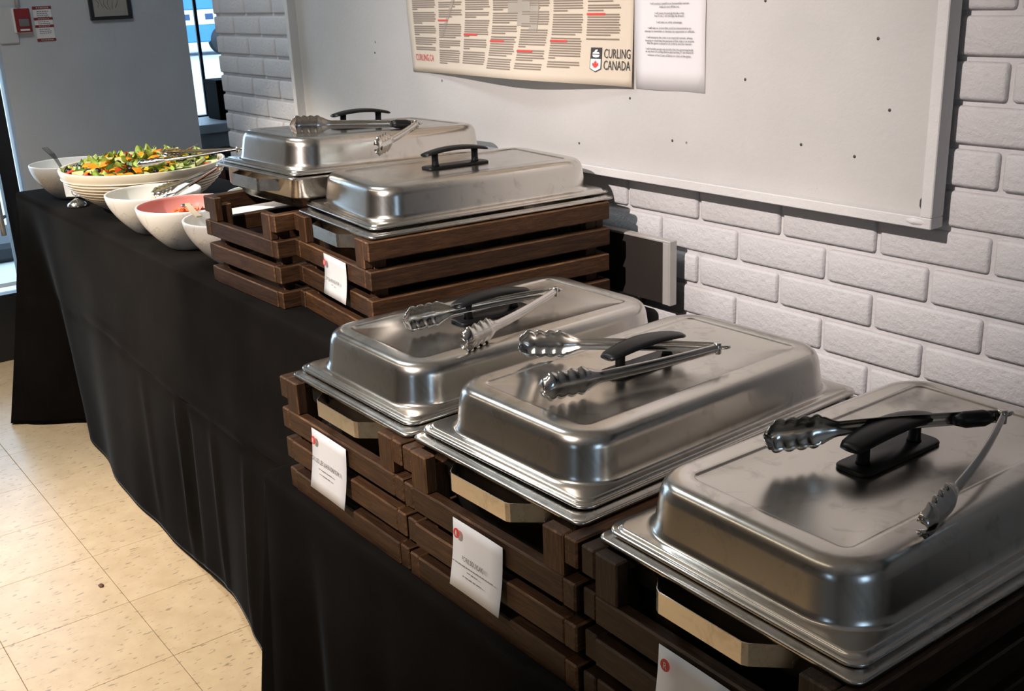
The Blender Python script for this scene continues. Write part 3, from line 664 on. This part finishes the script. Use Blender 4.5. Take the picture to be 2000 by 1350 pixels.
lid('domed steel lid with tongs, middle of the lower table', -1.008, -.578, ZRL + .0035, R(1.4))
lid('domed steel lid with tongs, nearest the camera', -.6145, -.588, ZRL + .0035, R(-1.4))
lid('domed steel lid without tongs on the upper table', -1.812, -.328, ZRU + .0035, R(-5.6))
lid('domed steel lid with tongs, farthest back on the upper table', -2.146, -.353, 1.103 + .0035, R(2.5), R(-2.6))

# ------------------------------------------------------------------ tongs
def arm_mesh(L, inner, tipw=.037, bw=1.0):
    nx, nz = 110, 8; v = []; f = []; x_t = L - .088
    for i in range(nx + 1):
        x = L * i / nx
        if x < x_t: w_ = (.0140 + .0030 * x / x_t) * bw; dep = .0045
        else:
            u = (x - x_t) / (L - x_t); sm = min(1, u / .35); sm = sm * sm * (3 - 2 * sm)
            w_ = .017 * bw + (tipw - .017 * bw) * sm; dep = .0045 + .0055 * sm
            if u > .25: w_ *= 1.08 - .22 * (1 - abs(math.sin((u - .25) / .75 * math.pi * 4.5)) ** .7)
            if u > .84: w_ *= math.sqrt(max(.06, 1 - ((u - .84) / .16) ** 2))
        bow = .010 * math.sin(math.pi * min(1, x / (L * .9))) ** 1.0
        tipin = 0 if x < L - .018 else .006 * ((x - L + .018) / .018) ** 2
        for k in range(nz + 1):
            s_ = -1 + 2 * k / nz; cup = dep * (abs(s_) ** 2.2)
            v.append((x, inner * (cup - dep - bow * .6 + tipin), s_ * w_ / 2))
    for i in range(nx):
        for k in range(nz): a = i * (nz + 1) + k; f.append((a, a + 1, a + nz + 2, a + nz + 1))
    return mesh('tong_arm', v, f, M['bright'], True)
def tongs(label, hinge, t1, t2, L=.275, ring=False, group='steel serving tongs', tipw=.037, bw=1.0):
    H = Vector(hinge); t = thing('serving_tongs', label, 'tongs', H, (0, 0, 0), group); D = [Vector(q) - H for q in (t1, t2)]
    cr = D[0].x * D[1].y - D[0].y * D[1].x
    for i, d in enumerate(D):
        sgn = (1 if cr > 0 else -1) * (1 if i == 0 else -1)
        yaw = math.atan2(d.y, d.x); pit = -math.atan2(d.z, math.hypot(d.x, d.y))
        o = ob('arm', arm_mesh(L, sgn, tipw, bw), t, (0, 0, 0), (0, pit, yaw)); md = o.modifiers.new('t', 'SOLIDIFY'); md.thickness = .0009
    ob('hinge_pin', lathe('hinge_pin', [(.0045, -.008), (.0055, -.0075), (.0055, .0075), (.0045, .008)], M['bright'], 14, True, True), t)
    dd = (D[0].normalized() + D[1].normalized()).normalized()
    ob('lock_tab', tube('lock_tab', [tuple(-dd * .004), tuple(-dd * .013), tuple(-dd * .018)], [.0025, .003, .002], M['bright']), t)
    if ring:
        d = D[0].normalized(); ob('spring_cover', tube('spring_cover', [tuple(d * .012), tuple(d * .022), tuple(d * .045), tuple(d * .056)], [.006, .0095, .0095, .006], M['black_plastic'], 12), t)
    return t
zt = ZRL + .0035 + .012 + .048 * 1.17 + .0005
tongs('steel tongs threaded through the lid handle nearest the camera', (-.552, -.472, zt + .030), (-.690, -.722, zt + .034), (-.478, -.742, zt + .0165), ring=True)
tongs('steel tongs astride the handle of the middle lower lid', (-.940, -.505, zt + .022), (-1.150, -.700, zt + .024), (-.985, -.752, zt + .020))
tongs('steel tongs on the leftmost lower lid', (-1.318, -.480, zt + .021), (-1.350, -.745, zt + .024), (-1.225, -.715, zt + .018))
tongs('steel tongs on the farthest lid beside the poster', (-2.035, -.275, 1.180), (-2.112, -.515, 1.197), (-1.880, -.455, 1.171), ring=True)

# ------------------------------------------------------------------ menu cards
def word_strips(mb, cx, z, width, h, rnd):
    x = cx - width / 2
    while x < cx + width / 2 - .001:
        L = min(rnd.uniform(.003, .008), cx + width / 2 - x); mb.quad((x, -.0008, z), (x + L, -.0008, z), (x + L, -.0008, z + h), (x, -.0008, z + h)); x += L + .0012
def card(label, loc, rz, title, lines, tsize, wd=.107, ht=.094, tilt=R(7)):
    t = thing('menu_card', label, 'card', loc, (-tilt, 0, rz), 'printed menu cards')   # origin at the card's top edge
    v = []; f = []
    for j in range(7):
        for i in range(5): v.append((-wd / 2 + wd * i / 4, .0025 * math.sin(math.pi * j / 6) - .002 * (i / 4) ** 2, -ht * j / 6))
    for j in range(6):
        for i in range(4): a = j * 5 + i; f.append((a, a + 5, a + 6, a + 1))
    o = ob('paper', mesh('paper', v, f, M['paper'], True), t); md = o.modifiers.new('t', 'SOLIDIFY'); md.thickness = .0003; md.offset = 0
    e = -.0052
    ob('red_roundel', mesh('red_roundel', [(-wd / 2 + .0155 + .0068 * math.cos(a), e + .0005, -.0155 + .0068 * math.sin(a)) for a in [2 * math.pi * k / 28 for k in range(28)]], [tuple(range(28))], M['red_ink']), t)
    r = ob('roundel_letter', text_mesh('roundel_letter', 'R', .0105, M['paper'], .85, 'CENTER'), t, (-wd / 2 + .0158, e - .0002, -.0192), (R(90), 0, 0))
    ob('title', text_mesh('title', title, tsize, M['ink'], .62, 'CENTER'), t, (0, e, -.047), (R(90), 0, 0))
    rnd = random.Random(len(title)); mb = MB()
    for z, width in lines: word_strips(mb, 0, z, width, .0013, rnd)
    ob('small_print', mb.mesh('small_print', M['grey_plastic']), t, (0, e + .0008, 0))
    return t
card('white menu card on the middle lower crate reading pork', (-.987, -.8865, ZL + .138), R(.6), 'PORK SOUVLAKI', [(-.054, .086), (-.060, .022), (-.068, .040)], .0098)
card('white menu card on the crate nearest the camera reading chicken', (-.616, -.8875, ZL + .139), R(-1.2), 'CHICKEN SOUVLAKI', [(-.054, .086), (-.060, .05), (-.068, .040)], .0098)
card('white menu card on the leftmost lower crate', (-1.374, -.8865, ZL + .140), R(0), 'GRILLED LEEK & HERB SALMON', [(-.056, .042), (-.064, .036)], .0098, .112, .098)
card('white menu card on the upper crate', (-1.787, -.6335, ZU + .143), R(-5), 'LEMON, HERB RICE PILAF', [(-.053, .010)], .0090, .108, .080, R(5))

# ------------------------------------------------------------------ bowls
def bowl_mesh(r, h, rb, mat_out, mat_in, ribs=0, n=56):
    K = 150 if ribs else 24
    po = [(rb * .2, 0), (rb * .9, 0), (rb, .003)]
    for i in range(1, K + 1):
        t = i / K; rr = rb + (r - rb) * (1 - (1 - t) ** 1.75); rr += (.0040 * abs(math.sin(t * math.pi * ribs)) * (1 if t < .82 else 0)) if ribs else 0
        po.append((rr, .003 + (h - .003) * t))
    po += [(r - .001, h + .002), (r - (.0095 if ribs else .0045), h + .002)]
    k = len(po); th = .011 if ribs else .006
    for i in range(20, -1, -1):
        t = i / 20; po.append(((rb + (r - rb) * (1 - (1 - t) ** 1.75)) - th, th + .003 + (h - .003 - th) * t))
    po.append((rb * .2, th + .003))
    me = lathe('bowl', po, [mat_out, mat_in], n, True, True); k0 = (k - 1) * n
    for i, p_ in enumerate(me.polygons):
        if i >= k0 and i < (len(po) - 1) * n or i == len(me.polygons) - 1: p_.material_index = 1
    return me
ZB = ZU
def bowl(name, label, x, y, r, h, rb, mo, mi, ribs=0): return tag(ob(name, bowl_mesh(r, h, rb, M[mo], M[mi], ribs), None, (x, y, ZB + .0005)), label, 'bowl', 'serving bowls')
bowl('marbled_bowl', 'white marbled bowl at the far end of the table holding a fork', -3.752, -.562, .127, .113, .06, 'marble', 'white_glaze')
bowl('ribbed_salad_bowl', 'large cream ribbed bowl heaped with chopped salad', -3.338, -.455, .247, .140, .105, 'cream', 'cream', 13)
bowl('marbled_bowl', 'white marbled bowl of pale noodles with tongs', -2.972, -.560, .130, .112, .058, 'marble', 'white_glaze')
bowl('pink_lined_bowl', 'white marbled bowl stained pink inside', -2.715, -.563, .130, .112, .058, 'marble', 'pink')
bowl('marbled_bowl', 'white marbled bowl pushed against the upper crate', -2.470, -.540, .124, .110, .056, 'marble', 'white_glaze')
bowl('dip_bowl', 'shallow bowl of pale green dip behind the upper crate', -2.760, -.300, .125, .105, .056, 'marble', 'white_glaze')

def disc(name, r, z, mat, bumpy=.004, n=28, rings=6, dome=.0):
    v = [(0, 0, z + dome)]; f = []; rnd = random.Random(int(r * 9999))
    for j in range(1, rings + 1):
        for i in range(n): a = 2 * math.pi * i / n; q = j / rings; v.append((r * q * math.cos(a), r * q * math.sin(a), z + dome * (1 - q * q) + rnd.uniform(-bumpy, bumpy) * (1 if j < rings else 0)))
    for i in range(n): f.append((0, 1 + i, 1 + (i + 1) % n))
    for j in range(rings - 1):
        for i in range(n): a = 1 + j * n + i; b_ = 1 + j * n + (i + 1) % n; f.append((a, a + n, b_ + n, b_))
    return mesh(name, v, f, mat, True)
def stuff(name, me, loc, label, cat): o = ob(name, me, None, loc); o['kind'] = 'stuff'; return tag(o, label, cat)
def shreds(name, n, R0, z0, z1, Ls, r, mat, seed, sector=None):
    rnd = random.Random(seed); mb = MB()
    for k in range(n):
        while True:
            x, y = rnd.uniform(-R0, R0), rnd.uniform(-R0, R0)
            if math.hypot(x, y) < R0 and (sector is None or sector(x, y)): break
        q = 1 - (math.hypot(x, y) / R0) ** 2; z = z0 + (z1 - z0) * q * rnd.uniform(.5, 1.0) + .004; a = rnd.uniform(0, 2 * math.pi); L = rnd.uniform(*Ls) / 2; dz = rnd.uniform(-.3, .3) * L
        d = Vector((math.cos(a) * L, math.sin(a) * L, dz)); p = Vector((x, y, z)); s = d.cross(Vector((0, 0, 1))).normalized() * r; u_ = Vector((0, 0, r))
        vs = [p - d - s, p - d + u_, p - d + s, p - d - u_, p + d - s, p + d + u_, p + d + s, p + d - u_]
        mb.add(vs, [(0, 1, 5, 4), (1, 2, 6, 5), (2, 3, 7, 6), (3, 0, 4, 7), (3, 2, 1, 0), (4, 5, 6, 7)])
    return mb.mesh(name, mat)
stuff('noodle_salad', shreds('noodle_salad', 260, .080, .055, .088, (.02, .04), .0022, M['noodle'], 2), (-2.972, -.560, ZB), 'pale noodle salad in the marbled bowl with tongs', 'noodles')
stuff('carrot_shreds', shreds('carrot_shreds', 240, .086, .052, .100, (.012, .03), .0030, M['carrot'], 3, lambda x, y: x + y < .05), (-2.715, -.563, ZB), 'orange shredded carrot in the pink stained bowl', 'carrots')
stuff('diced_beets', shreds('diced_beets', 110, .088, .057, .098, (.010, .016), .0055, M['beet'], 4, lambda x, y: x + y > .05), (-2.715, -.563, ZB), 'dark red diced beets in the pink stained bowl', 'beets')
stuff('white_dressing', disc('white_dressing', .100, .070, M['dressing'], .002), (-2.470, -.540, ZB), 'white dressing in the bowl against the upper crate', 'dressing')
stuff('green_dip', disc('green_dip', .113, .094, M['pale_green'], .002, dome=.006), (-2.760, -.300, ZB), 'pale green dip filling the shallow bowl', 'dip')

# salad: filling and single pieces
SX, SY = -3.338, -.455
def mound(x, y):
    q = math.hypot(x, y) / .240
    return .125 + .036 * max(0, 1 - q ** 2.0) * (1 + .25 * (x * .5 + y) / .24)
fill = disc('chopped_greens', .229, 0, M['lettuce'], .0, 40, 14)
for q in fill.vertices: q.co.z = mound(q.co.x, q.co.y) - .012 + .006 * noise.noise(q.co * 30)
stuff('chopped_greens', fill, (SX, SY, ZB), 'chopped green lettuce filling the ribbed salad bowl', 'lettuce')
def blob(name, sx_, sy_, sz_, mat, seed, rough=.25, sub=2):
    bm = bmesh.new(); bmesh.ops.create_icosphere(bm, subdivisions=sub, radius=1)
    for q in bm.verts: n_ = 1 + rough * noise.noise(q.co * 1.3 + Vector((seed * 3.7, 1.1, seed))); q.co = Vector((q.co.x * sx_, q.co.y * sy_, q.co.z * sz_)) * n_
    for fc in bm.faces: fc.smooth = True
    me = bpy.data.meshes.new(name); bm.to_mesh(me); bm.free(); me.materials.append(mat); return me
def leafm(seed, s, mat):
    n = 8; v = []; f = []; rnd = random.Random(seed); o1, o2 = rnd.random() * 6, rnd.random() * 6
    for j in range(n + 1):
        for i in range(n + 1):
            x, y = -1 + 2 * i / n, -1 + 2 * j / n; rr = max(abs(x), abs(y), 1e-4); h_ = math.hypot(x, y); k = rr / max(h_, 1e-4) * (1 + .18 * math.sin(5 * math.atan2(y, x) + o1))
            v.append((x * k * s, y * k * s * .75, s * (.22 * h_ * math.sin(4 * math.atan2(y, x) + o2) + .25 * h_ * h_)))
    for j in range(n):
        for i in range(n): a = j * (n + 1) + i; f.append((a, a + 1, a + n + 2, a + n + 1))
    return mesh('lettuce_leaf', v, f, mat, True)
def curved_strip(name, L, wd, th, bend, mat):
    n = 6; v = []; f = []
    for i in range(n + 1):
        a = (i / n - .5) * bend; rr = L / bend; x, z = rr * math.sin(a), rr * (math.cos(a) - 1)
        for dy in (-wd / 2, wd / 2):
            for dz in (0, th): v.append((x, dy * (1 - .3 * (2 * i / n - 1) ** 2), z + dz))
    for i in range(n): a = 4 * i; f += [(a, a + 4, a + 6, a + 2), (a + 1, a + 3, a + 7, a + 5), (a, a + 1, a + 5, a + 4), (a + 2, a + 6, a + 7, a + 3)]
    f += [(0, 2, 3, 1), (4 * n, 4 * n + 1, 4 * n + 3, 4 * n + 2)]
    return mesh(name, v, f, mat, False)
def wedge(name, r, mat):
    n = 8; v = [(0, -r * .35, 0), (0, r * .35, 0)]; f = []
    for i in range(n + 1): a = -math.pi / 2 + math.pi * i / n; v += [(r * math.cos(a), -r * .42 + .1 * r * math.cos(a), r * math.sin(a)), (r * math.cos(a), r * .42 - .1 * r * math.cos(a), r * math.sin(a))]
    for i in range(n): a = 2 + 2 * i; f += [(a, a + 1, a + 3, a + 2), (0, a, a + 2), (1, a + 3, a + 1)]
    f += [(0, 1, 3, 2), (1, 0, 2 * n + 2, 2 * n + 3)]
    return mesh(name, v, f, mat, False)
def cuke(): 
    n = 14; r = .017; v = []; f = []
    for z in (-.004, .004):
        v.append((0, 0, z))
        for i in range(n): a = math.pi * i / (n - 1); v.append((r * math.cos(a), r * math.sin(a), z))
    b_ = n + 1; f.append(tuple(range(1, n + 1))[::-1]); f.append(tuple(range(b_ + 1, b_ + n + 1)))
    mi = [0, 0]
    for i in range(1, n): f.append((i, i + 1, b_ + i + 1, b_ + i)); mi.append(1)
    f.append((n, 1, b_ + 1, b_ + n)); mi.append(0)
    return mesh('cucumber_slice', v, f, [M['cucumber'], M['cuke_skin']], False, mi)
kinds = [('lettuce_leaf', [leafm(k, .026, M['lettuce']) for k in range(5)], 'curly green lettuce leaf in the chopped salad', 'lettuce', 36),
         ('cucumber_slice', [cuke()], 'half slice of cucumber in the chopped salad', 'cucumber', 52),
         ('orange_pepper_strip', [curved_strip('orange_pepper_strip', .045, .018, .004, 1.1, M['orange']), curved_strip('orange_pepper_strip', .034, .022, .004, .8, M['orange'])], 'strip of orange pepper in the chopped salad', 'pepper', 36),
         ('yellow_pepper_strip', [curved_strip('yellow_pepper_strip', .038, .018, .004, 1.0, M['yellow'])], 'strip of yellow pepper in the chopped salad', 'pepper', 20),
         ('tomato_wedge', [wedge('tomato_wedge', .020, M['tomato'])], 'red tomato wedge in the chopped salad', 'tomato', 26),
         ('black_olive', [blob('black_olive', .0115, .0095, .0095, M['olive'], 5, .06, 2)], 'whole black olive in the chopped salad', 'olive', 22)]
rs = random.Random(11); placed = []
def free_spot(rad):
    for _ in range(60):
        a = rs.uniform(0, 2 * math.pi); q = .220 * math.sqrt(rs.random()); x, y = q * math.cos(a), q * math.sin(a)
        if all((x - p[0]) ** 2 + (y - p[1]) ** 2 > (rad * .9) ** 2 for p in placed): break
    placed.append((x, y)); return x, y
order = [k for k in kinds for _ in range(k[4])]; rs.shuffle(order)
for nm, ms, lab, cat, cnt in order:
    x, y = free_spot(.026); z = mound(x, y) + (.004 if nm != 'lettuce_leaf' else .002)
    if nm in ('orange_pepper_strip', 'tomato_wedge') and rs.random() < .25: z += .004
    o = ob(nm, rs.choice(ms), None, (SX + x, SY + y, ZB + z), (rs.uniform(-.42, .42), rs.uniform(-.42, .42) + (R(90) if nm == 'tomato_wedge' else 0), rs.uniform(0, 6.28))); s_ = rs.uniform(.85, 1.2); o.scale = (s_, s_, s_)
    tag(o, lab, cat, nm.replace('_', ' ') + 's in the salad')

# utensils in the bowls
tongs('steel tongs resting in the heaped salad', (-2.93, -.315, 1.046), (-3.090, -.505, 1.018), (-3.18, -.43, 1.026), .30, False, 'steel serving tongs', .022, .55)
tongs('steel tongs leaning in the marbled noodle bowl', (-2.800, -.432, 1.024), (-2.990, -.560, .945), (-2.915, -.535, .940), .235, False, 'steel serving tongs', .024, .6)
def flat_path(name, pts, ws, mat, th=.0014):
    P = [Vector(p) for p in pts]; v = []; f = []
    for i, p in enumerate(P):
        t = (P[min(i + 1, len(P) - 1)] - P[max(i - 1, 0)]).normalized(); s = Vector((rt.x, rt.y, 0)) if False else t.cross(Vector((0, 0, 1))).normalized(); u_ = s.cross(t).normalized()
        for a in (-1, 1):
            for b_ in (0, 1): v.append(p + s * a * ws[i] / 2 + u_ * b_ * th)
    for i in range(len(P) - 1): a = 4 * i; f += [(a, a + 2, a + 6, a + 4), (a + 1, a + 5, a + 7, a + 3), (a, a + 4, a + 5, a + 1), (a + 2, a + 3, a + 7, a + 6)]
    n = len(P) - 1; f += [(0, 1, 3, 2), (4 * n, 4 * n + 2, 4 * n + 3, 4 * n + 1)]
    return mesh(name, v, f, mat, False)
fk = thing('serving_fork', 'steel fork standing in the far marbled bowl', 'fork', (-3.72, -.60, ZB + .02))
ob('handle', flat_path('handle', [(.10, .02, .02), (.04, .0, .07), (.005, -.012, .115)], [.010, .009, .014], M['bright']), fk); ob('neck', flat_path('neck', [(.005, -.012, .115), (-.012, -.018, .130)], [.014, .022], M['bright']), fk)
for k in range(4): s = (k - 1.5) * .0062; ob('tine', flat_path('tine', [(-.012 - s * .3, -.018 + s * .9, .130), (-.040 - s * .3, -.030 + s * .9, .150)], [.0035, .002], M['bright']), fk)
kn = thing('serving_spoon', 'spoon with a pale handle leaning on the pink stained bowl', 'spoon', (-2.56, -.60, ZB + .04))
ob('handle', flat_path('handle', [(-.062, .003, .088), (.01, -.012, .082), (.07, -.020, .078)], [.012, .014, .013], M['wood_pale'], .004), kn); ob('spoon_bowl', blob('spoon_bowl', .020, .014, .004, M['bright'], 2, .03), kn, (-.082, .008, .083))
ss = thing('salad_spoon', 'dark steel spoon sticking out behind the heaped salad', 'spoon', (-3.26, -.34, ZB + .155))
ob('handle', flat_path('handle', [(-.05, -.03, -.01), (0, 0, .020), (.02, .03, .036)], [.010, .012, .018], M['pan']), ss); ob('spoon_bowl', blob('spoon_bowl', .024, .016, .005, M['pan'], 3, .03), ss, (-.07, -.04, -.02))
ch = thing('card_holder', 'chrome domed card clip holding a white card by the far marbled bowl', 'card holder', (-3.545, -.615, ZB + .0005))
ob('base', lathe('base', [(.0, 0), (.030, 0), (.031, .003), (.027, .012), (.018, .019), (.008, .024), (.004, .027), (0, .027)], M['bright'], 28), ch)
ob('clip', tube('clip', [(.0, 0, .024)] + [((.010 * math.sin(a)) * .6, (.010 * math.sin(a)) * .8, .036 + .012 * (1 - math.cos(a))) for a in [k * math.pi / 8 for k in range(0, 17)]], .0014, M['bright'], 6), ch)
cm = mesh('name_card', [(-.030, -.020, .030), (-.002, .016, .030), (-.006, .014, .092), (-.034, -.022, .092)], [(0, 1, 2, 3)], M['paper']); o = ob('name_card', cm, ch, (-.006, .0, .0)); md = o.modifiers.new('t', 'SOLIDIFY'); md.thickness = .0004
tag(ob('leaf_scrap', blob('leaf_scrap', .010, .007, .002, M['brown'], 1, .4), None, (-2.66, -.955, .0025)), 'small brown leaf scrap on the vinyl floor', 'leaf')
